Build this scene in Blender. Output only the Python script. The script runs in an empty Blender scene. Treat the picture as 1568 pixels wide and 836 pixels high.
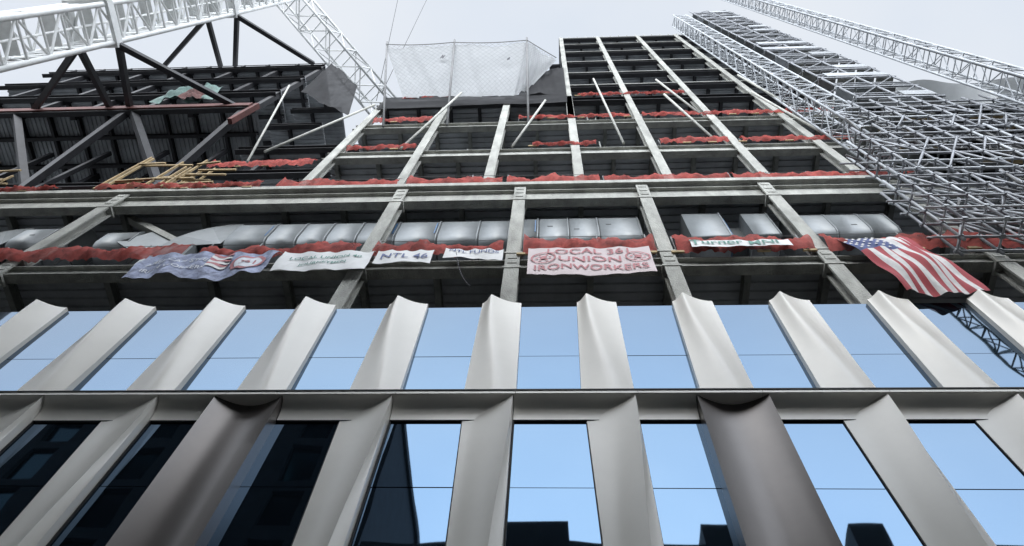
import bpy, bmesh, math, random
from mathutils import Matrix, Vector
random.seed(7)
scene=bpy.context.scene
# ---------------------------------------------------------------- materials
def mat(name,col,rough=0.6,metal=0.0,nscale=3.0,namt=0.15,bump=0.0,bscale=20.0,col2=None,stretch=None):
    m=bpy.data.materials.new(name); m.use_nodes=True
    nt=m.node_tree; N=nt.nodes; L=nt.links
    b=N['Principled BSDF']; b.inputs['Roughness'].default_value=rough; b.inputs['Metallic'].default_value=metal
    tc=N.new('ShaderNodeTexCoord'); mp=N.new('ShaderNodeMapping'); L.new(tc.outputs['Object'],mp.inputs['Vector'])
    if stretch: mp.inputs['Scale'].default_value=stretch
    n=N.new('ShaderNodeTexNoise'); n.inputs['Scale'].default_value=nscale; n.inputs['Detail'].default_value=6; n.inputs['Roughness'].default_value=0.65
    L.new(mp.outputs['Vector'],n.inputs['Vector'])
    r=N.new('ShaderNodeValToRGB')
    lo=[c*(1-namt) for c in col]; hi=[min(1,c*(1+namt)) for c in (col2 or col)]
    r.color_ramp.elements[0].position=0.3; r.color_ramp.elements[1].position=0.7
    r.color_ramp.elements[0].color=(*lo,1); r.color_ramp.elements[1].color=(*hi,1)
    L.new(n.outputs['Fac'],r.inputs['Fac']); L.new(r.outputs['Color'],b.inputs['Base Color'])
    if bump>0:
        n2=N.new('ShaderNodeTexNoise'); n2.inputs['Scale'].default_value=bscale; n2.inputs['Detail'].default_value=5
        L.new(tc.outputs['Object'],n2.inputs['Vector'])
        bp=N.new('ShaderNodeBump'); bp.inputs['Strength'].default_value=bump; bp.inputs['Distance'].default_value=0.05
        L.new(n2.outputs['Fac'],bp.inputs['Height']); L.new(bp.outputs['Normal'],b.inputs['Normal'])
    return m
def netmat(name,col,alpha,trans=0.3,namt=.3,nscale=2.0,var=.14):
    m=mat(name,col,0.9,0,nscale,namt); nt=m.node_tree; N=nt.nodes; L=nt.links
    b=N['Principled BSDF']; out=N['Material Output']
    src=b.inputs['Base Color'].links[0].from_socket
    tl=N.new('ShaderNodeBsdfTranslucent'); L.new(src,tl.inputs['Color'])
    mx=N.new('ShaderNodeMixShader'); mx.inputs[0].default_value=trans
    L.new(b.outputs[0],mx.inputs[1]); L.new(tl.outputs[0],mx.inputs[2])
    tr=N.new('ShaderNodeBsdfTransparent'); mx2=N.new('ShaderNodeMixShader')
    n=N.new('ShaderNodeTexNoise'); n.inputs['Scale'].default_value=1.1; n.inputs['Detail'].default_value=5
    mr=N.new('ShaderNodeMapRange'); mr.inputs[1].default_value=0.35; mr.inputs[2].default_value=0.65
    mr.inputs[3].default_value=max(0,alpha-var); mr.inputs[4].default_value=min(1,alpha+var)
    tc=N.new('ShaderNodeTexCoord'); L.new(tc.outputs['Object'],n.inputs['Vector'])
    L.new(n.outputs['Fac'],mr.inputs[0]); L.new(mr.outputs[0],mx2.inputs[0])
    L.new(tr.outputs[0],mx2.inputs[1]); L.new(mx.outputs[0],mx2.inputs[2]); L.new(mx2.outputs[0],out.inputs['Surface'])
    return m
M_fin=mat('champagne_metal_panel',(0.75,0.725,0.665),0.30,0.0,0.4,0.03,col2=(0.79,0.765,0.705))
M_dark=mat('bronze_metal_panel',(0.14,0.126,0.118),0.32,0.35,0.6,0.10)
M_joint=mat('joint_gasket',(0.02,0.02,0.02),0.7)
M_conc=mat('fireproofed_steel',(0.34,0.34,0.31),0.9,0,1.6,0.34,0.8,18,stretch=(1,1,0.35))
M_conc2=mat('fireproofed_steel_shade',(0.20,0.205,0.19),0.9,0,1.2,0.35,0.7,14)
M_black=mat('primed_black_steel',(0.017,0.017,0.020),0.6,0.1,1.5,0.5)
M_rust=mat('red_oxide_steel',(0.09,0.027,0.022),0.75,0,2.0,0.4)
M_deck=mat('galvanised_deck',(0.34,0.355,0.37),0.6,0.0,0.35,0.40)
M_duct=mat('duct_sheet_metal',(0.205,0.22,0.225),0.42,0.25,1.3,0.14)
M_duct2=mat('duct_sheet_metal_dull',(0.17,0.185,0.19),0.5,0.2,1.3,0.18)
M_seam=mat('duct_seam',(0.05,0.055,0.055),0.6)
M_galv=mat('galvanised_tube',(0.27,0.28,0.30),0.5,0.2,3,0.35)
M_mast=mat('galvanised_mast',(0.42,0.44,0.46),0.5,0.2,3,0.25)
M_pole=mat('weathered_pole',(0.42,0.42,0.38),0.7,0,1.5,0.25)
M_npole=mat('dull_net_pole',(0.16,0.16,0.16),0.7,0,1.5,0.25)
M_rope=mat('net_rope',(0.34,0.35,0.36),0.9)
M_white=mat('white_crane_paint',(0.70,0.71,0.70),0.5,0,2,0.12)
M_wood=mat('timber',(0.34,0.25,0.13),0.8,0,2,0.4)
M_red=netmat('red_safety_net',(0.33,0.058,0.046),0.85,trans=.25,namt=.5,nscale=2.6)
M_bnet=netmat('black_debris_net',(0.015,0.015,0.017),0.94,var=.04)
M_wnet=netmat('white_debris_net',(0.60,0.61,0.615),0.975,trans=0.5,namt=.06,nscale=2,var=.02)
M_banner=mat('banner_vinyl',(0.62,0.62,0.61),0.6,0,1,0.08)
M_pink=mat('banner_vinyl_pink',(0.52,0.44,0.44),0.6,0,1,0.10)
M_lred=mat('print_red',(0.38,0.12,0.13),0.6,0,4,.2)
M_lblue=mat('print_blue',(0.06,0.09,0.22),0.6,0,4,.2)
M_lblack=mat('print_black',(0.03,0.03,0.04),0.6)
M_lgreen=mat('print_green',(0.07,0.21,0.17),0.6,0,4,.2)
M_lgrey=mat('print_blue_purple',(0.09,0.12,0.27),0.6,0,2.5,0.7,col2=(.24,.27,.38))
M_lpale=mat('print_pale',(0.56,0.58,0.62),0.6,0,3,0.2)
M_fred=mat('flag_red',(0.31,0.016,0.027),0.7); M_fwhite=mat('flag_white',(0.58,0.57,0.56),0.7); M_fblue=mat('flag_blue',(0.03,0.052,0.17),0.7)
M_tarp=mat('green_tarp',(0.08,0.15,0.13),0.6,0,1.5,0.4); M_wtarp=mat('white_tarp',(0.70,0.71,0.71),0.6,0,1,0.08)
M_blue=mat('blue_wrap',(0.03,0.11,0.24),0.5)
M_backing=mat('dark_backing',(0.09,0.09,0.09),0.9)
M_brick=mat('brick',(0.040,0.050,0.057),0.85,0,1.2,0.3); M_stone=mat('limestone',(0.07,0.08,0.085),0.85,0,1,0.2)
M_asph=mat('asphalt',(0.055,0.055,0.055),0.9,0,2,0.2); M_side=mat('pavement_concrete',(0.36,0.35,0.33),0.9,0,1,0.15)
M_paint=mat('road_paint',(0.7,0.7,0.68),0.8)
M_green=mat('dark_green_paint',(0.02,0.05,0.045),0.6)
def glassmat(name,col,rough=0.02):
    m=bpy.data.materials.new(name); m.use_nodes=True; nt=m.node_tree; N=nt.nodes; L=nt.links
    b=N['Principled BSDF']; b.inputs['Metallic'].default_value=0.95; b.inputs['Roughness'].default_value=rough
    tc=N.new('ShaderNodeTexCoord'); n=N.new('ShaderNodeTexNoise'); n.inputs['Scale'].default_value=0.25; n.inputs['Detail'].default_value=2
    L.new(tc.outputs['Object'],n.inputs['Vector'])
    r=N.new('ShaderNodeValToRGB'); r.color_ramp.elements[0].color=(col[0]*0.85,col[1]*0.90,col[2]*0.94,1); r.color_ramp.elements[1].color=(col[0]*1.15,col[1]*1.09,col[2]*1.05,1)
    L.new(n.outputs['Fac'],r.inputs['Fac']); L.new(r.outputs['Color'],b.inputs['Base Color'])
    n2=N.new('ShaderNodeTexNoise'); n2.inputs['Scale'].default_value=0.5; n2.inputs['Detail'].default_value=1
    L.new(tc.outputs['Object'],n2.inputs['Vector'])
    bp=N.new('ShaderNodeBump'); bp.inputs['Strength'].default_value=0.06; bp.inputs['Distance'].default_value=0.1
    L.new(n2.outputs['Fac'],bp.inputs['Height']); L.new(bp.outputs['Normal'],b.inputs['Normal'])
    return m
M_glass=glassmat('blue_coated_glass',(0.082,0.130,0.190)); M_win=glassmat('old_window_glass',(0.06,0.11,0.13),0.1)
# ---------------------------------------------------------------- mesh builder
class MB:
    def __init__(s): s.v=[]; s.f=[]; s.m=[]; s.mats=[]; s.cur=0; s.smooth=[]
    def use(s,m):
        if m not in s.mats: s.mats.append(m)
        s.cur=s.mats.index(m); return s
    def face(s,idx,sm=False): s.f.append(idx); s.m.append(s.cur); s.smooth.append(sm)
    def box(s,x0,x1,y0,y1,z0,z1):
        i=len(s.v)
        s.v+=[(x0,y0,z0),(x1,y0,z0),(x1,y1,z0),(x0,y1,z0),(x0,y0,z1),(x1,y0,z1),(x1,y1,z1),(x0,y1,z1)]
        for q in ((0,3,2,1),(4,5,6,7),(0,1,5,4),(1,2,6,5),(2,3,7,6),(3,0,4,7)): s.face(tuple(i+k for k in q))
    def frame(s,p0,p1):
        p0=Vector(p0);p1=Vector(p1);d=(p1-p0).normalized()
        up=Vector((0,0,1)) if abs(d.z)<0.9 else Vector((0,1,0))
        a=d.cross(up).normalized(); b=a.cross(d).normalized(); return p0,p1,a,b
    def bar(s,p0,p1,w,h=None):
        h=h or w; p0,p1,a,b=s.frame(p0,p1); i=len(s.v)
        for p in (p0,p1):
            for (u,v) in ((-1,-1),(1,-1),(1,1),(-1,1)): s.v.append(tuple(p+a*u*w/2+b*v*h/2))
        for q in ((0,1,2,3),(7,6,5,4),(0,4,5,1),(1,5,6,2),(2,6,7,3),(3,7,4,0)): s.face(tuple(i+k for k in q))
    def tube(s,p0,p1,r,n=6,cap=True):
        p0,p1,a,b=s.frame(p0,p1); i=len(s.v)
        for p in (p0,p1):
            for k in range(n):
                t=2*math.pi*k/n; s.v.append(tuple(p+a*math.cos(t)*r+b*math.sin(t)*r))
        for k in range(n): s.face((i+k,i+(k+1)%n,i+n+(k+1)%n,i+n+k),True)
        if cap: s.face(tuple(i+k for k in range(n))[::-1]); s.face(tuple(i+n+k for k in range(n)))
    def grid(s,fn,nu,nv,matfn=None,sm=True):
        i=len(s.v)
        for a in range(nu+1):
            for b in range(nv+1): s.v.append(tuple(fn(a/nu,b/nv)))
        for a in range(nu):
            for b in range(nv):
                if matfn: s.use(matfn((a+.5)/nu,(b+.5)/nv))
                s.face((i+a*(nv+1)+b,i+(a+1)*(nv+1)+b,i+(a+1)*(nv+1)+b+1,i+a*(nv+1)+b+1),sm)
    def obj(s,name,parent=None,unit=None):
        vv=s.v if not unit else [(x*unit,y*unit,1.6+(z-1.6)*unit) for x,y,z in s.v]
        me=bpy.data.meshes.new(name); me.from_pydata(vv,[],s.f)
        for m in s.mats: me.materials.append(m)
        me.polygons.foreach_set('material_index',s.m); me.polygons.foreach_set('use_smooth',s.smooth); me.update()
        o=bpy.data.objects.new(name,me); scene.collection.objects.link(o)
        if parent: o.parent=parent
        return o
def empty(name):
    e=bpy.data.objects.new(name,None); scene.collection.objects.link(e); return e
def rnd(a,b): return random.uniform(a,b)
def lattice(mb,p0,p1,w,h,step,rc,rb,rungs=True):
    p0=Vector(p0);p1=Vector(p1);d=p1-p0;L=d.length;d.normalize()
    up=Vector((0,0,1)) if abs(d.z)<0.9 else Vector((0,1,0))
    a=d.cross(up).normalized(); b=a.cross(d).normalized()
    C=[(-w/2,-h/2),(w/2,-h/2),(w/2,h/2),(-w/2,h/2)]
    P=lambda c,t:p0+a*c[0]+b*c[1]+d*t
    for c in C: mb.tube(P(c,0),P(c,L),rc,6)
    n=max(2,int(L/step)); st=L/n
    for k in range(n):
        for e in range(4):
            c0,c1=C[e],C[(e+1)%4]
            if k%2: c0,c1=c1,c0
            mb.tube(P(c0,k*st),P(c1,(k+1)*st),rb,4,False)
            if rungs: mb.tube(P(c0,k*st),P(c1,k*st),rb,4,False)
# ================================================================= OFFICE FACADE (module 2.79 m)
office=empty('office_building')
P=2.95; X0=-0.98; S=0.945
ZL=16.72; ZT=22.35
def skin(mb,xl,xr,rf,prof,z0,z1,nz=24,ns=12,yb=10.5,split=True):
    X=lambda u,v:xl(v)+(xr(v)-xl(v))*u
    def pos(a,v):
        r=rf(v)
        if a<.5: t=1-(1-2*a)**1.5; u=r*t
        else: t=(2*a-1)**1.5; u=r+(1-r)*t
        return (X(u,v),prof(u,v,r),z0+(z1-z0)*v)
    if split:
        mb.grid(lambda a,v:pos(a*.4999,v),ns,nz); mb.grid(lambda a,v:pos(.5+a*.5,v),ns,nz)
    else: mb.grid(pos,2*ns,nz)
    mb.grid(lambda u,v:(xl(v),yb+(prof(0,v,rf(v))-yb)*u,z0+(z1-z0)*v),1,nz,sm=False)
    mb.grid(lambda u,v:(xr(v),prof(1,v,rf(v))+(yb-prof(1,v,rf(v)))*u,z0+(z1-z0)*v),1,nz,sm=False)
    for v in (0,1):
        i=len(mb.v)
        for k in range(2*ns+1):
            p=pos(k/(2*ns),v); mb.v.append(p); mb.v.append((p[0],yb,p[2]))
        for k in range(2*ns): mb.face((i+2*k,i+2*k+2,i+2*k+3,i+2*k+1))
ss=lambda t:t*t*(3-2*t)
# upper fin: a rounded prow near the left edge at the top that swells and relaxes downwards
up_r=lambda v:0.62-0.38*ss(v)**.8
def up_prof(u,v,r):
    yr=10.05+.05*(1-v); yp=10.36
    # cross-section: scoop; power eases from soft belly (bottom) to sharp prow (top)
    eps=.16*(1-v)**.7+.03; d=abs(u-r); dd=math.sqrt(d*d+eps*eps)-eps
    w=r if u<=r else 1-r
    t=max(0,1-dd/max(w,.02))
    return yp+(yr-yp)*t**(1.25+.75*v)
lo_r=lambda v:0.76+0.235*ss(v)
def lo_prof(u,v,r):
    yr=10.02; yl=10.35; yp=10.14
    if u<=r: return yl+(yr-yl)*(u/r)**2.0
    s=(u-r)/(1-r); return yr+(yp-yr)*(1-(1-s)**1.5)
def dk_prof(u,v,r): return 10.03+0.30*max(0,math.sin(math.pi*u))**0.9
up=MB().use(M_fin); lo=MB().use(M_fin); dk=MB().use(M_dark)
for k in range(-8,9):
    xt=X0+P*k
    skin(up,lambda v,xt=xt:xt-1.28+0.07*v,lambda v,xt=xt:xt+0.04-0.03*v,up_r,up_prof,ZL+0.17,ZT,split=False,ns=18,nz=30)
    for (za,zb) in ((11.02,ZL),(5.3,10.85)):
        if k%4==2:
            skin(dk,lambda v,xt=xt:xt-1.50,lambda v,xt=xt:xt+0.20,lambda v:.5,dk_prof,za,zb,ns=12,split=False)
        else:
            skin(lo,lambda v,xt=xt:xt-1.04-0.17*v,lambda v,xt=xt:xt,lo_r,lo_prof,za,zb)
up.obj('upper_fins',office,S); lo.obj('lower_fins',office,S); dk.obj('bronze_fins',office,S)
g=MB().use(M_glass)
XA,XB=-26,26
for k in range(-9,9):
    a=X0+P*k; b=a+P
    t=[rnd(-.004,.004) for _ in range(6)]
    g.box(a+.012,b-.012,10.48+t[0],10.51,ZL+.2,19.28); g.box(a+.012,b-.012,10.48+t[1],10.51,19.305,22.3)
    for (za,zm,zb) in ((11.02,13.8,16.14),(5.3,8.4,10.3)):
        g.box(a+.012,b-.012,10.39+t[2],10.43,za,zm-.013); g.box(a+.012,b-.012,10.39+t[3],10.43,zm+.013,zb)
g.obj('glazing',office,S)
fr=MB().use(M_joint)
fr.box(XA,XB,10.52,10.6,16.9,22.28); fr.box(XA,XB,10.45,10.58,5,16.7)
for k in range(-9,9):
    a=X0+P*k
    for (za,zb,zc) in ((11.03,16.1,16.72),(5.3,10.2,10.85)):
        fr.box(a+0.012,a+0.045,10.34,10.388,za,zb)
        if k%4!=2: fr.bar((a-1.20,10.372,zb),(a-1.055,10.372,za),.03,.03)
    fr.box(a+0.02,a+P-.02,10.33,10.385,16.10,16.15)
fr.obj('glazing_frame',office,S)
ld=MB().use(M_fin)
for z0,z1 in ((ZL+.004,ZL+.165),(10.854,11.015)):
    for k in range(-9,9):
        a=X0+P*k+0.06
        ld.box(a+.006,a+P-.006,9.985,10.5,z0,z1)
        xa=X0+P*k+(0.215 if k%4==2 else 0.015); xb=X0+P*(k+1)-(1.515 if (k+1)%4==2 else 0.0)
        ld.grid(lambda u,v,xa=xa,xb=xb,z0=z0:(xa+(xb-xa)*u,10.01+.32*math.sin(v*math.pi/2),z0-.006-.60*(1-math.cos(v*math.pi/2))**1.0),2,10)
ld.use(M_joint); ld.box(XA,XB,10.02,10.49,ZL+.03,ZL+.14); ld.box(XA,XB,9.962,9.982,ZL+.11,ZL+.155)
ld.obj('floor_ledge',office,S)
bd=MB().use(M_backing); bd.box(XA,XB,10.62,24,0.15,22.2); bd.use(M_stone); bd.box(XA,XB,10.3,10.6,0.05,5.28); bd.obj('podium_body',office,S)
# ================================================================= STEEL FRAME
steel=empty('steel_frame_building')
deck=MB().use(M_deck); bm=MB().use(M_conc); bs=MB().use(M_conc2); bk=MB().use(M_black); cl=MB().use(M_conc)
def decking(mb,x0,x1,y0,y1,z,alongx=True,p=0.34,d=0.10):
    a,b=(y0,y1) if alongx else (x0,x1)
    t=a; pts=[]
    while t<b:
        pts+=[(t,0),(t+p*0.40,0),(t+p*0.5,-d),(t+p*0.9,-d)]; t+=p
    pts.append((min(t,b+.1),0))
    i=len(mb.v)
    for (q,dz) in pts:
        if alongx: mb.v+=[(x0,q,z+dz),(x1,q,z+dz)]
        else: mb.v+=[(q,y0,z+dz),(q,y1,z+dz)]
    for k in range(len(pts)-1): mb.face((i+2*k,i+2*k+1,i+2*k+3,i+2*k+2))
def ibeam(mb,p0,p1,w,h,t=0.05):
    p0=Vector(p0);p1=Vector(p1)
    mb.bar(p0,p1,t,h-2*t)
    o=Vector((0,0,(h-t)/2))
    mb.bar(p0+o,p1+o,w,t); mb.bar(p0-o,p1-o,w,t)
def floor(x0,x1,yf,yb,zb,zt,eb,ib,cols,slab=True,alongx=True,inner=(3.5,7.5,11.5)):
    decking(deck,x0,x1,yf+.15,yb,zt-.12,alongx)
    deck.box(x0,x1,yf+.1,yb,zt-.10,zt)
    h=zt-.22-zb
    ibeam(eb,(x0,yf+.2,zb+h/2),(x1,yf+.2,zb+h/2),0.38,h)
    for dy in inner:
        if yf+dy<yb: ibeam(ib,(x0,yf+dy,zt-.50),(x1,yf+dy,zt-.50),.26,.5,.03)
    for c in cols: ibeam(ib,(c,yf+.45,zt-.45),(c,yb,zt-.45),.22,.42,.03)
c1=[-41,-35.5,-30.1,-24.8,-19.4,-11.95,-6.6,-1.35,3.95,9.2,14.6,20,25.4,30.8]
def mids(c): return [x for a,b in zip(c,c[1:]) for x in (a,(a+b)/2)]
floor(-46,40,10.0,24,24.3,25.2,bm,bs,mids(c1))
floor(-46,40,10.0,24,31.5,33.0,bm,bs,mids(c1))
bm.box(-46,40,9.82,10.6,33.02,33.4)
def hcol(mb,x,y,z0,z1,w=0.5,d=0.5):
    mb.box(x-w/2,x+w/2,y,y+.07,z0,z1); mb.box(x-w/2,x+w/2,y+d-.07,y+d,z0,z1); mb.box(x-.06,x+.06,y+.071,y+d-.071,z0,z1)
for c in [-19.4,-6.6,-1.35,3.95,9.2,14.6,20,25.4]:
    hcol(cl,c,9.93,21.2,33.0,.50,.42)
    for z in (24.1,25.35,31.2): cl.box(c-.32,c+.32,9.9,10.42,z,z+.12)
    for z in (24.5,24.9,31.6,32.1,32.6):
        cl.box(c-.16,c+.16,9.905,9.93,z,z+.2)
bs.box(-24,24,9.95,10.6,21.05,21.2)
for c in c1:
    for dx in (0,2.6): hcol(bs,c+dx,13.4,16,33,.45,.45)
    hcol(bs,c,17.5,16,33,.45,.45)
c2=[-11.9,-7.2,-3.0,1.35,5.5,10.0,14.3,18.8,23.4,28,32.6,37]
c2t=[1.35,5.5,10.0,14.3,18.8]
for (zb,zt) in ((40.2,41.6),(47.1,48.3)): floor(-12.4,38,10.4,24,zb,zt,bm,bs,mids(c2))
floor(-12.4,19.2,10.4,24,54.3,55.6,bk,bk,mids(c2[:8]))
for c in c2[:4]: hcol(cl,c,10.32,33.4,55.6,.46,.4)
for c in c2[4:]: hcol(cl,c,10.32,33.4,48.4,.46,.4)
for c in c2t: hcol(cl,c,10.32,48.4,90.4,.42,.4)
for c in mids(c2):
    hcol(bs,c,15,33.4,55 if c<19 else 48,.4,.4)
for k in range(46):
    x=rnd(-11,18); z0=random.choice((33.4,41.6,48.4)); bs.box(x,x+.08,rnd(10.9,13),rnd(13.1,13.3),z0,z0+rnd(2,5)) if k%3==0 else bs.tube((x,rnd(11,13),z0),(x,rnd(11,13),z0+rnd(3,6)),.04,5)
zt_=(60.2,66.0,72.2,78.8,84.6,90.2)
for z in zt_: floor(1.1,19.2,10.4,24,z-.8,z,bk,bk,mids(c2t)+[18.8])
for z in zt_: cl.box(1.1,19.2,10.34,10.4,z-.22,z-.05)
for z,xa in ((60.2,-1.6),(66.0,-1.6),(71.5,0.0)): floor(xa,1.0,10.4,20,z-.8,z,bk,bk,[xa+.2])
for x in (-1.5,-.2,.9): bk.box(x-.15,x+.15,10.5,10.8,55.7,66)
for k in range(20): cl.box(1.3+k*.95,1.36+k*.95,10.36,10.42,90.2,91.4)
# ---- left wing
cw=[-46,-40,-35.5,-31,-26.5,-22.3]
zw=(56.2,62.2,68.8,75.4)
for j,z in enumerate(zw): floor(-50,-22.0,10.4,24,z-1.4,z,bk,bk,mids(cw)+[-22.4],alongx=(j>0),inner=(2.2,4.4,7.5,11.5))
rs=MB().use(M_rust)
rs.box(-50,-22.0,10.28,10.38,55.0,55.9); rs.box(-22.0,-21.7,10.4,10.8,51.0,56.3)
for c in cw: bk.box(c-.2,c+.2,10.7,11.1,55,75.4); bk.box(c-.25,c+.25,15.5,15.9,33,75); bk.box(c+2.0,c+2.3,13.5,13.8,33,55)
for c in (-40,-31): bk.bar((c,10.6,55.4),(c+8.5,15.5,42),.5); bk.bar((c+8.7,10.6,55.4),(c+4,15.5,40),.45)
for c in (-44,-37,-28,-24): bk.bar((c,16.2,55.3),(c+rnd(-3,3),18,36),.4)
for z in (41,47.5): floor(-50,-22,13.6,24,z-1,z,bk,bk,mids(cw))
for z in (40,46.2,52.2): floor(-22,-12.6,12.6,24,z-1,z,bk,bk,[-20,-16])
for z in (57.6,63.5): floor(-21.7,-17.5,12.2,24,z-.8,z,bk,bk,[-20])
for x in (-48,-45,-42.2,-39,-36.5,-34,-30.5,-28,-25,-22.3): bk.box(x-.08,x+.08,10.45,10.6,75.4,76.5)
bk.bar((-50,10.5,76.4),(-22.2,10.5,76.4),.07)
light_block=MB().use(M_backing); light_block.box(-50,19.5,24.05,40,0.2,54); light_block.box(19.6,40,24.05,40,.2,46); light_block.box(-50,-20,24.05,40,54.01,75); light_block.box(2,19,24.05,40,54.01,90)  # dark boxes added behind the open floors to block horizon light
deck.obj('metal_decking',steel); bm.obj('edge_beams',steel); bs.obj('inner_beams',steel); bk.obj('black_beams',steel); rs.obj('red_oxide_beams',steel); cl.obj('facade_columns',steel); light_block.obj('light_block',steel)
# ducts ----------------------------------------------------------
du=empty('air_duct'); d=MB().use(M_duct)
def sect(y0,y1,z0,z1,c):
    pts=[]
    for (cy,cz,a0) in ((y0+c,z0+c,180),(y1-c,z0+c,270),(y1-c,z1-c,0),(y0+c,z1-c,90)):
        for k in range(4):
            t=math.radians(a0+k*30); pts.append((cy+c*math.cos(t),cz+c*math.sin(t)))
    return pts
def dbox(x0,x1,y0,y1,z0,z1,c=.22):
    sec=sect(y0,y1,z0,z1,c); n=len(sec); i=len(d.v)
    for x in (x0,x1):
        for (y,z) in sec: d.v.append((x,y,z))
    for k in range(n): d.face((i+k,i+(k+1)%n,i+n+(k+1)%n,i+n+k),True)
    d.face(tuple(range(i,i+n))); d.face(tuple(range(i+2*n-1,i+n-1,-1)))
def duct(x0,x1,y0,y1,z0,z1,seg=1.45,c=.55):
    x=x0
    while x<x1-.05:
        e=min(x1,x+seg*rnd(.75,1.2))
        if x1-e<.4: e=x1
        d.use(M_duct if random.random()<.75 else M_duct2)
        dbox(x,e-.035,y0,y1,z0,z1,c)
        d.use(M_seam); dbox(e-.034,e-.001,y0+.03,y1-.03,z0+.03,z1-.03,c)
        d.use(M_duct); dbox(e-.10,e-.05,y0-.03,y1+.03,z0-.03,z1+.03,c)
        if random.random()<.6:
            d.use(M_seam); zz=z0+rnd(.8,1.5); xx=rnd(x+.15,max(x+.2,e-.5)); d.box(xx,xx+.22,y0-.012,y0-.003,zz,zz+.06)
        if random.random()<.15:
            d.use(M_blue); d.box(e-.2,e-.15,y0-.04,y0-.032,z0+.7,z1-.7)
        x=e
def elbow(cx,z0,z1,y0,y1,side=-1,n=12):
    R=z1-z0
    for k in range(n):
        d.use(M_duct if (k//4)%2 else M_duct2)
        t0,t1=math.pi/2*k/n,math.pi/2*(k+1)/n
        p=[(cx+side*R*math.sin(t),z0+R*math.cos(t)) for t in (t0,t1)]
        i=len(d.v)
        d.v+=[(p[0][0],y0+.12,p[0][1]),(p[1][0],y0+.12,p[1][1]),(p[1][0],y1,p[1][1]),(p[0][0],y1,p[0][1]),(cx,y0,z0),(cx,y1,z0)]
        d.face((i,i+1,i+2,i+3),True); d.face((i,i+4,i+1)); d.face((i+3,i+2,i+5))
duct(-13.2,-1.65,10.62,12.0,28.45,31.0); duct(-1.65,3.6,10.62,12.0,28.45,31.15)
elbow(-13.2,28.45,31.0,10.62,12.0); d.use(M_duct); dbox(-15.7,-14.2,10.62,12,26.2,28.45)
duct(5.4,7.0,10.62,12.0,28.5,31.1,c=.12); duct(7.8,8.9,10.62,12.0,28.6,31.0,c=.12); duct(9.5,13.5,10.62,12.0,28.6,31.1)
d.use(M_blue); d.box(7.0,7.12,10.8,11.8,28.9,30.9); d.use(M_seam); d.box(7.12,7.8,11.2,11.8,29.1,30.8)
duct(-22.5,-19.8,10.62,12.0,28.7,30.9); elbow(-22.5,28.7,30.9,10.62,12); duct(-18.9,-17.4,10.8,12.0,28.8,30.8)
d.use(M_duct); d.bar((-17.4,11.45,29.9),(-15.2,11.45,28.0),1.3,1.7)
duct(-14,2,14.2,15,29.5,30.6,1.8,c=.2)
d.obj('duct_run',du)
dg=MB().use(M_conc); dg.bar((-18.9,10.9,32.2),(-14.9,10.9,28.8),.32); dg.obj('diagonal_brace',steel)
# ================================================================= safety nets
def rednet(name,x0,x1,y,z0,h,drop=0.12,sagk=1.0):
    mb=MB().use(M_red); L=x1-x0; n=int(L/0.11); ph=rnd(0,9); nodes=[]; x=0
    while x<L: nodes.append(x); x+=rnd(1.3,3.2)
    nodes.append(L+.01)
    hs=[rnd(.74,1.05) for _ in nodes]; sg=[rnd(.05,.42)*sagk for _ in nodes]
    def top(xx):
        for a,b,ha,hb,s in zip(nodes,nodes[1:],hs,hs[1:],sg):
            if a<=xx<=b:
                t=(xx-a)/(b-a); return h*(ha+(hb-ha)*t-s*(4*t*(1-t))**1.0*min(1,(b-a)/2))
        return h*.8
    def fn(u,v):
        xx=u*L
        w=0.035*math.sin(xx*4.1+ph+v*3)+0.03*math.sin(xx*9.7+ph*2-v*5)+.022*math.sin(xx*21+v*9+ph)+.015*math.sin(xx*37-v*13)
        return (x0+xx,y-0.12*math.sin(math.pi*v)+w*1.3,z0-drop*(1-v)*(.5+.5*math.sin(xx*1.3+ph))+top(xx)*v+.02*math.sin(xx*15+ph))
    mb.grid(fn,n,8)
    mb.use(M_npole)
    for t in nodes[:-1]: mb.tube((x0+t,y+.1,z0-.2),(x0+t,y+.1,z0+h*1.05),.03,5)
    mb.tube((x0,y+.1,z0+h*1.0),(x1,y+.1,z0+h*1.0),.012,4)
    mb.use(M_wood)
    for t in nodes[:-1]:
        if random.random()<.5: mb.box(x0+t-.22,x0+t+.22,y-.02,y+.04,z0-.10,z0+.03)
    mb.obj(name,None)
rednet('safety_netting',-34,-13.2,9.86,25.2,1.4); rednet('safety_netting',-12.6,-6.9,9.86,25.2,1.4); rednet('safety_netting',-6.3,-1.7,9.86,25.2,1.5)
rednet('safety_netting',-1.0,3.6,9.86,25.2,1.75,sagk=.5); rednet('safety_netting',4.3,9.0,9.86,25.2,1.5); rednet('safety_netting',9.4,22,9.86,25.2,1.6)
rednet('safety_netting',-34,-23,9.8,33.4,.6); rednet('safety_netting',-21,-13.2,9.8,33.4,.7); rednet('safety_netting',-12.6,-7,9.95,33.4,1.6); rednet('safety_netting',-6.6,-2.2,9.95,33.4,1.8); rednet('safety_netting',-2.0,2.2,9.95,33.4,1.7); rednet('safety_netting',2.4,7.9,9.95,33.4,1.3); rednet('safety_netting',8.1,16,9.95,33.4,1.4)
rednet('safety_netting',-11.4,-7.5,10.3,41.6,.7,.1); rednet('safety_netting',-1,2.5,10.3,41.6,.5,.1); rednet('safety_netting',-11.4,-7.6,10.3,48.4,1,.1); rednet('safety_netting',-2,5,10.3,48.4,.6,.1); rednet('safety_netting',5.8,18,10.3,48.4,.8,.1)
rednet('safety_netting',-21.8,-15,12.4,46.2,1.4,.1); rednet('safety_netting',6,9.7,10.3,41.6,.9,.1); rednet('safety_netting',10.4,18,10.3,41.6,.8,.1); rednet('safety_netting',-36,-29,15,42,4.5,.1)
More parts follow.
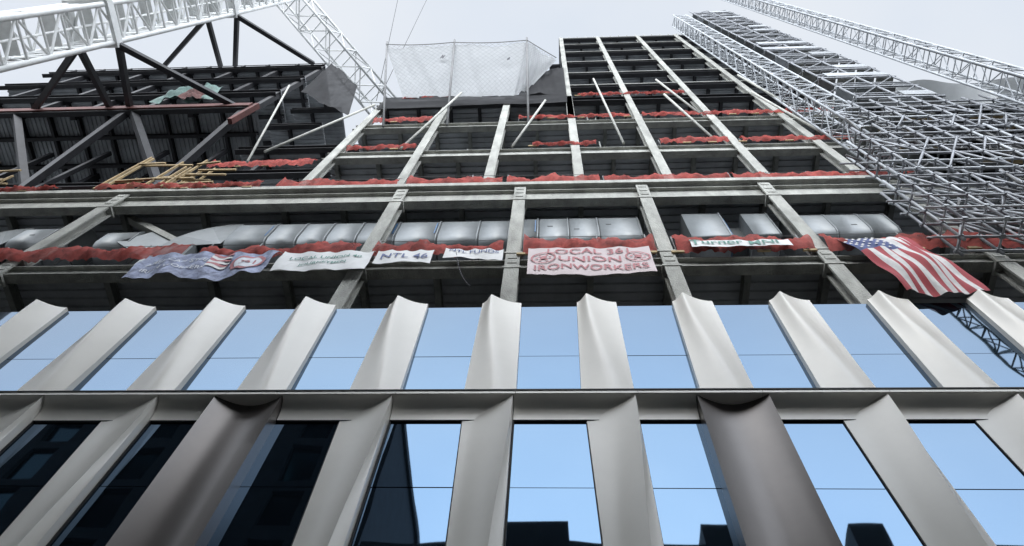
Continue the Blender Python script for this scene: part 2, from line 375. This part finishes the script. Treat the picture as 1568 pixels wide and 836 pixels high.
rednet('safety_netting',-10.8,-7.4,10.3,55.6,.5,.1); rednet('safety_netting',2,9.6,10.3,55.6,.4,.1)
def sheet(name,mt,corners,amp=0.1,nu=40,nv=30,par=None,sag=0.0):
    a,b,c,dd=[Vector(x) for x in corners]; n=(b-a).cross(dd-a).normalized(); ph=rnd(0,6)
    def fn(u,v):
        p=(a*(1-u)+b*u)*(1-v)+(dd*(1-u)+c*u)*v
        w=amp*(math.sin(u*9+ph+v*3)+.6*math.sin(v*11-u*5+ph)+.3*math.sin(u*31+v*7))
        p=p+n*w*min(1,4*min(u,1-u)+.1); p.z-=sag*math.sin(math.pi*u)*v
        return p
    mb=MB().use(mt); mb.grid(fn,nu,nv); return mb.obj(name,par)
nt=empty('debris_net')
def netpanel(nm,c,sag):
    sheet(nm,M_wnet,c,.10,par=nt,sag=sag)
    a,b,cc,dd=[Vector(x) for x in c]; mb=MB().use(M_rope); Pf=lambda u,v:(a*(1-u)+b*u)*(1-v)+(dd*(1-u)+cc*u)*v-Vector((0,.22,0))-Vector((0,0,sag*math.sin(math.pi*u)*v))
    for k in range(-12,13):
        for s in (0,1):
            t0=k/12; pts=[]
            for q in range(13):
                v=q/12; u=t0+v*1.0 if s==0 else 1-(t0+v*1.0)
                if 0<=u<=1: pts.append(Pf(u,v))
            for p,q in zip(pts,pts[1:]): mb.tube(p,q,.009,3,False)
    pts=[Pf(k/12,1) for k in range(13)]; mb.use(M_npole)
    for p,q in zip(pts,pts[1:]): mb.tube(p,q,.035,4,False)
    mb.obj('net_rope',nt)
netpanel('net_panel_a',[(-10.7,10.2,55.6),(-6.5,10.2,55.6),(-8.2,8.0,67.5),(-14.1,8.0,67.5)],1.0)
netpanel('net_panel_b',[(-6.5,10.2,55.6),(-2.6,10.2,55.6),(-1.9,8.0,67.5),(-8.2,8.0,67.5)],1.0)
netpanel('net_panel_c',[(-2.6,10.2,55.6),(-1.6,10.2,57.6),(0.6,9.6,68),(-1.9,8.0,67.5)],.1)
sheet('patch',M_lblack,[(-8.9,8.5,63.2),(-8.6,8.5,63.2),(-8.5,8.35,63.9),(-8.8,8.35,64.0)],.03,6,6,par=nt)
sheet('patch',M_lblack,[(-3.4,8.6,62.0),(-3.15,8.6,62.2),(-3.15,8.5,62.8),(-3.3,8.5,62.7)],.03,6,6,par=nt)
pn=MB().use(M_npole)
for a,b in (((-10.4,10.3,47),(-14.3,7.75,69)),((-6.4,10.3,47),(-8.3,7.75,69)),((-1.35,10.3,47),(-1.95,7.75,69))): pn.tube(a,b,.08)
pn.obj('net_poles',nt)
sheet('black_debris_netting',M_bnet,[(-21.3,10.3,75.2),(-15.6,10.3,62),(-13.6,10.4,51),(-20.0,10.5,61)],.12)
sheet('black_debris_netting',M_bnet,[(-2.3,10.2,55.6),(1.2,10.2,55.6),(1.2,10.2,68),(-1.7,10.2,65.5)],.1)
sheet('black_debris_netting',M_bnet,[(-12.0,10.25,52.2),(1.2,10.25,53.2),(1.2,10.2,56.2),(-12.0,10.2,56.0)],.05)
rk=MB().use(M_pole)
for a,b in (((-16.0,10.3,41.5),(-11.6,9.6,50.5)),((-8.3,10.3,41.5),(-6.2,9.6,54)),((-2.1,10.3,41.5),(-.3,9.5,50)),((4.0,10.3,41.6),(3.2,9.4,57)),
            ((9.0,10.3,41.8),(7.4,9.4,50.5)),((9.4,10.3,48.6),(7.6,9.4,56)),((15.2,10.3,41.8),(13.0,9.4,50.5)),((15.6,10.3,48.6),(13.6,9.4,57)),((-17.3,11,42),(-20.5,9.8,60))):
    rk.tube(a,b,.075)
rk.obj('raker_poles',steel)
tm=MB().use(M_wood)
for (xa,xb) in ((-36,-28.5),(-21.5,-17.5)):
    for k in range(38):
        x=rnd(xa,xb); z=random.choice((34,35.2,36.5,37.6))+rnd(-.15,.15); y=rnd(9.6,10.8)
        if k%2: tm.bar((x,y,z),(x+rnd(1.0,2.6),y+rnd(-.1,.1),z+rnd(-.1,.1)),.08,.14)
        else: tm.bar((x,y,33.4),(x+rnd(-.1,.1),y,rnd(36,39)),.08,.09)
tm.obj('timber_shoring',None)
sheet('tarpaulin',M_tarp,[(-30.5,10.2,57),(-25.5,10.2,57),(-26.5,9.9,61.5),(-29.5,9.9,60.5)],.3)
sheet('tarpaulin',M_rust,[(-28.5,10.0,57),(-26.2,10.0,57),(-26.8,9.8,59.6),(-28.3,9.8,59.4)],.15)
# ================================================================= banners
def text_on(txt,mt,x,z,size,fn,parent,sx=1.0,align='CENTER'):
    cu=bpy.data.curves.new('lettering','FONT'); cu.body=txt; cu.size=size; cu.align_x=align; cu.align_y='CENTER'; cu.offset=0.012*size
    o=bpy.data.objects.new('lettering',cu); scene.collection.objects.link(o)
    dg=bpy.context.evaluated_depsgraph_get(); me=bpy.data.meshes.new_from_object(o.evaluated_get(dg))
    bpy.data.objects.remove(o); bm_=bmesh.new(); bm_.from_mesh(me)
    bmesh.ops.triangulate(bm_,faces=bm_.faces[:]); bmesh.ops.subdivide_edges(bm_,edges=[e for e in bm_.edges if e.calc_length()>.15],cuts=1)
    for v in bm_.verts:
        px=x+v.co.x*sx; pz=z+v.co.y; v.co=Vector((px,fn(px,pz)-.03,pz))
    bm_.to_mesh(me); bm_.free(); me.materials.clear(); me.materials.append(mt)
    for p in me.polygons: p.material_index=0
    o=bpy.data.objects.new('lettering',me); scene.collection.objects.link(o); o.parent=parent
def banner(name,x0,x1,z0,z1,mt,amp=.06,slope=0.0,tilt=0.0):
    e=empty(name); ph=rnd(0,6)
    fn=lambda x,z: 9.64-tilt*(z1-z)+amp*math.sin((x-x0)*2.2+ph)*( (z1-z)/(z1-z0)*.8+.2)+amp*.5*math.sin((x-x0)*5+z*2+ph)+amp*.22*math.sin((x-x0)*11-z*5)
    mb=MB().use(mt)
    def g(u,v):
        x=x0+(x1-x0)*u; sc=.10*abs(math.sin(math.pi*u*4)); zt=z1-sc*v; z=z0+slope*u+.09*math.sin(u*7+ph)*(1-v)+(zt-z0-slope*u)*v
        return (x,fn(x,z),z)
    mb.grid(g,80,18); mb.obj('cloth',e)
    mb=MB().use(M_pole)
    for k in range(5):
        x=x0+(x1-x0)*k/4; mb.tube((x,fn(x,z1),z1-.03),(x,9.9,z1+.4),.01,4)
    mb.obj('ties',e)
    return e,fn
def disc(mt,cx,cz,r0,r1,fn,par,off=.035):
    mb=MB().use(mt)
    def q(u,v):
        x=cx+(r0+(r1-r0)*v)*math.cos(u*2*math.pi); z=cz+(r0+(r1-r0)*v)*math.sin(u*2*math.pi); return (x,fn(x,z)-off,z)
    mb.grid(q,32,2); mb.obj('emblem',par)
e,fn=banner('union_banner',-0.80,3.3,22.9,25.15,M_pink,.035)
text_on('LOCAL 361',M_lred,1.25,24.70,.58,fn,e); text_on('UNION',M_lred,1.25,24.06,.58,fn,e,1.1); text_on('IRONWORKERS',M_lred,1.25,23.40,.56,fn,e,.93)
for cx in (-.28,2.83):
    disc(M_lred,cx,24.2,.36,.42,fn,e); disc(M_lred,cx,24.2,0,.12,fn,e)
    for k in range(6):
        t=k*math.pi/3; disc(M_lred,cx+.22*math.cos(t),24.2+.22*math.sin(t),0,.05,fn,e,.04)
e,fn=banner('union_banner',-3.65,-1.65,24.3,25.15,M_banner); text_on('NTL FUNDS',M_lblue,-2.65,24.85,.34,fn,e,.95)
e,fn=banner('union_banner',-6.0,-4.05,24.0,25.1,M_banner,.04); text_on('NTL 46',M_lblue,-5.0,24.5,.52,fn,e)
e,fn=banner('union_banner',-9.3,-6.15,23.5,25.1,M_banner); text_on('LOCAL UNION 40',M_lgreen,-7.7,24.5,.31,fn,e); text_on('JOURNEYMEN',M_lgreen,-7.7,24.05,.26,fn,e)
e,fn=banner('union_banner',-14.2,-9.5,23.1,25.1,M_lgrey,.12)
text_on('AMERICAN STEEL',M_lpale,-12.75,24.3,.30,fn,e); text_on('IRON WORKERS',M_lpale,-12.75,23.75,.30,fn,e)
disc(M_lred,-10.25,24.1,.48,.60,fn,e); disc(M_lpale,-10.25,24.1,0,.46,fn,e); text_on('361',M_lred,-10.25,24.1,.42,lambda x,z:fn(x,z)-.02,e)
for k in range(6):
    mbx=MB().use(M_lred if k%2 else M_banner); z=23.9+k*.17
    mbx.grid(lambda u,v,z=z:(-11.7+u*.7,fn(-11.7+u*.7,z)-.04,z+v*.165),8,1); mbx.obj('stripe',e)
e,fn=banner('contractor_banner',4.75,8.1,25.05,25.65,M_banner,.03); text_on('Turner',M_lgreen,5.6,25.34,.56,fn,e,1.1); text_on('MNI',M_lgreen,7.2,25.34,.44,fn,e,1.3)
# flag
fl=empty('american_flag'); mb=MB()
FX0,FX1,FZ0,FZ1=9.75,12.05,21.3,25.75
def ffn(x,z):
    u=(x-FX0)/(FX1-FX0); v=(FZ1-z)/(FZ1-FZ0)
    return 9.7-0.45*math.sin(math.pi*v*.9)*(0.5+.5*math.sin(u*3.0+.3))+.06*math.sin(u*14+v*4)*(.3+v)+.03*math.sin(u*31-v*9)+.04*math.sin(v*13+u*4)
def fpos(u,v):
    x=FX0+(FX1-FX0)*u+.45*v; z=FZ1-(FZ1-FZ0)*v-.12*math.sin(u*math.pi)+.06*v*math.sin(u*11); return (x,ffn(x-.45*v,z),z)
def fm(u,v):
    s=int(u*13)
    if s<7 and v<.38: return M_fblue
    return M_fred if s%2==0 else M_fwhite
mb.grid(fpos,78,60,fm); mb.obj('cloth',fl)
st=MB().use(M_fwhite)
for r in range(9):
    for c in range(6 if r%2==0 else 5):
        u=(0.04+.09*c+(0 if r%2==0 else .045))*1.0; v=.025+r*.04
        if u>.50: continue
        cx,cy,cz=fpos(u,v); i=len(st.v)
        for k in range(10):
            rr=.07 if k%2==0 else .03; t=math.pi/2+k*math.pi/5
            st.v.append((cx+rr*math.cos(t),cy-.03,cz+rr*math.sin(t)))
        st.face(tuple(range(i,i+10)))
st.obj('stars',fl)
# ================================================================= cranes / masts / scaffold
cr=empty('tower_crane'); mb=MB().use(M_white)
MX,MY=-30,4.05
lattice(mb,(MX,MY,0.2),(MX,MY,125),2.4,2.4,2.0,.19,.10)
for z in (51.5,72.0):
    for s in (-1,1): mb.box(MX-1.5,MX+1.5,MY+s*1.4-.12,MY+s*1.4+.12,z-.35,z+.35); mb.box(MX+s*1.4-.12,MX+s*1.4+.12,MY-1.27,MY+1.27,z-.35,z+.35)
for z in range(32,120,4): mb.box(MX-1.15,MX-.2,MY-1.0,MY+1.0,z,z+.05)
mb.tube((MX+.6,MY,0.3),(MX+.6,MY,124),.05); mb.tube((MX+.2,MY,0.3),(MX+.2,MY,124),.05)
mb.obj('mast',cr)
mb=MB().use(M_black)
for z in (51.5,72.0):
    zz=z+4.5
    for (x0,x1) in ((-31.4,-39),(-31.4,-33),(-28.6,-31.5),(-28.6,-23.5)): mb.bar((x0,MY+1.4,z),(x1,10.5,zz),.38)
mb.obj('tie_struts',cr)
cr2=empty('tower_crane'); mb=MB().use(M_white)
lattice(mb,(-17.4,16.2,80.3),(-30,2.0,85.9),2.6,2.6,2.4,.14,.07)
mb.obj('jib',cr2)
mb=MB().use(M_black)
for a,b in (((-18.4,15,80),(-20,3,112)),((-17.5,14,79),(-16,4,118))): mb.tube(a,b,.03,4)
mb.obj('hoist_ropes',cr2)
hm=empty('hoist_mast'); mb=MB().use(M_mast)
lattice(mb,(15.6,9.4,33.4),(15.6,9.4,96),1.5,1.3,1.5,.075,.04)
mb.obj('lattice_mast',hm)
hm2=empty('hoist_mast'); mb=MB().use(M_mast)
lattice(mb,(22.5,7.1,0.2),(22.5,7.1,125),1.15,1.15,1.5,.07,.035); mb.use(M_black); mb.tube((22.5,6.7,0.2),(22.5,6.7,125),.10)
mb.obj('lattice_mast',hm2)
hm3=empty('hoist_mast'); mb=MB().use(M_green)
lattice(mb,(31.4,-6.8,0.16),(31.4,-6.8,75),1.3,1.3,1.8,.10,.06)
mb.obj('lattice_mast',hm3)
ct=empty('hoist_loading_tower'); mb=MB().use(M_galv)
z=44
while z<97:
    mb.use(M_galv)
    for x in (17.2,19.4,21.6):
        mb.tube((x,8.6,z),(x,8.6,z+3.2),.07,5); mb.tube((x,10.0,z),(x,10.0,z+3.2),.07,5)
    mb.box(17,21.8,8.55,8.65,z-.2,z)
    for x in (17.2,19.4):
        mb.tube((x,8.6,z),(x+2.2,8.6,z+3.2),.05,4); mb.tube((x,8.6,z+1.1),(x+2.2,8.6,z+1.1),.045,4); mb.tube((x,8.6,z+.6),(x+2.2,8.6,z+.6),.035,4)
        mb.tube((x,8.6,z),(x,10,z+3.2),.04,4)
    for x in (17.1,18.3,19.5,20.7):
        mb.use(random.choice((M_duct2,M_conc2,M_mast,M_npole)))
        if random.random()<.94: mb.box(x,x+1.05,8.7,10.2,z,z+.08)
    if random.random()<.6: mb.use(M_deck); mb.box(rnd(17,20),21.5,8.5,8.54,z+.1,z+1.2)
    z+=3.2
mb.obj('decks_and_posts',ct)
sc=empty('scaffolding'); mb=MB().use(M_galv)
def sblock(x0,x1,z0,z1,ys,dx=1.25,dz=1.0,r=.04):
    nx=int((x1-x0)/dx)+1; nz=int((z1-z0)/dz)+1
    for y in ys:
        for i in range(nx):
            x=x0+i*dx; mb.use(M_mast if random.random()<.3 else M_galv); mb.tube((x,y,z0-rnd(0,.6)),(x,y,z1+rnd(.1,1.2)),r,5)
        for j in range(nz):
            zz=z0+j*dz; mb.use(M_mast if random.random()<.3 else M_galv); mb.tube((x0-rnd(.1,.9),y,zz),(x0+(nx-1)*dx+.3,y,zz),r*.8,4)
            for i in range(nx):
                mb.box(x0+i*dx-.08,x0+i*dx+.08,y-.08,y+.08,zz-.05,zz+.05)
        for i in range(nx-1):
            for j in range(0,nz-2,2):
                if random.random()<.65:
                    s=random.choice((0,1)); mb.tube((x0+(i+s)*dx,y-.05,z0+j*dz),(x0+(i+1-s)*dx,y-.05,z0+(j+2)*dz),r*.8,4)
    for a,b in zip(ys,ys[1:]):
        for i in range(nx):
            for j in range(nz): mb.tube((x0+i*dx,a,z0+j*dz),(x0+i*dx,b,z0+j*dz),r*.8,4)
            for j in range(0,nz-2,2):
                if random.random()<.5: mb.tube((x0+i*dx,a,z0+j*dz),(x0+i*dx,b,z0+(j+2)*dz),r*.8,4)
sblock(15.9,26,36,42,(8.4,9.1,9.75),1.2,1.1,.065); sblock(13.9,26,29.5,36,(8.4,9.1,9.75),1.2,1.1,.062); sblock(13.2,26,24.5,29.5,(8.6,9.2,9.7),1.3,1.2,.055)
mb.use(M_wood)
for k in range(8):
    x=rnd(15,23); z=random.choice((31.7,33.9,37.1,39.3)); mb.box(x,x+1.6,8.7,8.95,z+.05,z+.1)
for k in range(70):
    x=rnd(14.5,24); z=random.choice((30.6,32.8,35,37.1,39.3,41.5)); mb.use(random.choice((M_duct,M_conc2,M_npole,M_npole))); mb.box(x,x+rnd(1,2.2),rnd(8.5,9.0),rnd(9.1,9.7),z+.06,z+.1)
mb.use(M_npole)
for k in range(60):
    x=rnd(14,23); z=rnd(27,40); mb.tube((x,rnd(8.3,9.7),z),(x+rnd(-2,2),rnd(8.3,9.7),z+rnd(-2.5,2.5)),.05,4)
mb.obj('tubes_and_boards',sc)
wt=MB().use(M_wtarp)
for cx,w,z0 in ((24.3,5.5,47.9),(30,6,47.9),(36,6,47.9)):
    wt.grid(lambda u,v:(cx-w/2*math.cos(math.pi*u),9.3+v*5+.06*math.sin(u*20),z0+4.6*math.sin(math.pi*u)**.8+.1*math.sin(v*12+u*5)),24,8)
wt.obj('arched_white_tarp',None)
cb=MB().use(M_lblack)
pp=None
for k in range(21):
    t=k/20; q=(-3.3+.8*t,9.6,25-3*t-.5*math.sin(math.pi*t)) 
    if pp: cb.tube(pp,q,.015,4)
    pp=q
cb.obj('hanging_cable',None)
# ================================================================= street + opposite buildings
gm=MB().use(M_asph); gm.box(-600,600,-600,600,-.5,0.0); gm.obj('ground')
rd=MB().use(M_side); rd.box(-200,200,5.6,9.7,0.001,.15); rd.obj('sidewalk'); rd=MB().use(M_side); rd.box(-200,200,-7.9,-3.6,0.001,.15); rd.obj('sidewalk')
rd=MB().use(M_paint)
for k in range(-20,20): rd.box(k*6,k*6+3,0.95,1.07,.004,.008)
rd.obj('road_marking')
def oldbldg(name,x0,x1,y0,y1,h,mt,floors,bay=3.2,par=()):
    e=empty(name); mb=MB().use(mt); wn=MB().use(M_win)
    mb.box(x0,x1,y0,y1-.4,0.15,h-1)
    fh=(h-1)/floors; n=int((x1-x0)/bay); b=(x1-x0)/n
    for i in range(n+1):
        xx=x0+i*b; mb.box(max(x0,xx-.7),min(x1,xx+.7),y1-.4,y1,0.15,h-1)
    for j in range(floors+1):
        zz=min(j*fh,h-1.9)
        for i in range(n): mb.box(x0+i*b+.7,x0+(i+1)*b-.7,y1-.38,y1-.02,zz+.16,zz+1.0)
    for i in range(n):
        for j in range(floors): wn.box(x0+i*b+.7,x0+(i+1)*b-.7,y1-.39,y1-.30,j*fh+1.0,(j+1)*fh+.15)
    mb.use(M_stone); mb.box(x0-.2,x1+.2,y0,y1+.5,h-1,h-.6); mb.box(x0-.1,x1+.1,y0,y1+.25,h-.6,h)
    for (a,b_,hh) in par: mb.box(a,b_,y0+1,y1+.2,h+.002,hh)
    mb.obj('walls',e); wn.obj('windows',e)
oldbldg('apartment_building',-60,-10.0,-24,-8.2,42.5,M_brick,11)
oldbldg('brick_building',-9.7,45,-24,-8.2,29.9,M_brick,8,par=((-2.6,.7,31.4),(7.4,9.9,31.4),(14.9,16.6,31.4)))
# ================================================================= world, sun, camera
w=bpy.data.worlds.new('World'); scene.world=w; w.use_nodes=True; N=w.node_tree.nodes; L=w.node_tree.links
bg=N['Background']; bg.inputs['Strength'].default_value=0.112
sk=N.new('ShaderNodeTexSky'); sk.sky_type='NISHITA'; sk.sun_disc=False
el=math.radians(36); az=math.radians(195)
sk.sun_elevation=el; sk.sun_rotation=az
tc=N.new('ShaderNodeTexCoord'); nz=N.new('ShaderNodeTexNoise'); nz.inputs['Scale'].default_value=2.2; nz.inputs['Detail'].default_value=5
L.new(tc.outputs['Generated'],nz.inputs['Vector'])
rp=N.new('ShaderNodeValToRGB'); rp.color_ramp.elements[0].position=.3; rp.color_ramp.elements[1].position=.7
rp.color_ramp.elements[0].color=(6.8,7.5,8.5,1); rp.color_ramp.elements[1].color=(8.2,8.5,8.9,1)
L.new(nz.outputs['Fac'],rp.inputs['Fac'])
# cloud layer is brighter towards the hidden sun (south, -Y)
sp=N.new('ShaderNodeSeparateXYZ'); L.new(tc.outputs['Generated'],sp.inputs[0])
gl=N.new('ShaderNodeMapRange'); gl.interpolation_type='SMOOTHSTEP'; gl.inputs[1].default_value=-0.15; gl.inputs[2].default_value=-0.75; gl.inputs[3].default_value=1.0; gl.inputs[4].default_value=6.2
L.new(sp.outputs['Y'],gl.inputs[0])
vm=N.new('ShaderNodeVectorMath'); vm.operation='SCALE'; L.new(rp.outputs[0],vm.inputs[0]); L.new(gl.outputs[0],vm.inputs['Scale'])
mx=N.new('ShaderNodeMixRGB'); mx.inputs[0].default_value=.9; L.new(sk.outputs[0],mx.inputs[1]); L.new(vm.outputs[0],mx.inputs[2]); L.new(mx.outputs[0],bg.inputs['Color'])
sd=bpy.data.lights.new('sun','SUN'); sd.energy=0.7; sd.angle=math.radians(16); sd.color=(1,.95,.87)
so=bpy.data.objects.new('sun',sd); scene.collection.objects.link(so)
dirv=Vector((math.sin(az)*math.cos(el),math.cos(az)*math.cos(el),math.sin(el)))
so.rotation_euler=dirv.to_track_quat('Z','Y').to_euler()
cam=bpy.data.cameras.new('camera'); cam.lens=26.0; cam.sensor_width=36; cam.clip_end=3000; cam.clip_start=.05
co=bpy.data.objects.new('camera',cam); scene.collection.objects.link(co)
Mc=Matrix.Rotation(math.radians(90+65.8),4,'X')@Matrix.Rotation(math.radians(3.1),4,'Y')@Matrix.Rotation(math.radians(-0.7),4,'Z')
Mc.translation=Vector((0,0,1.6)); co.matrix_world=Mc; scene.camera=co
scene.view_settings.view_transform='Standard'; scene.view_settings.look='None'; scene.view_settings.exposure=0
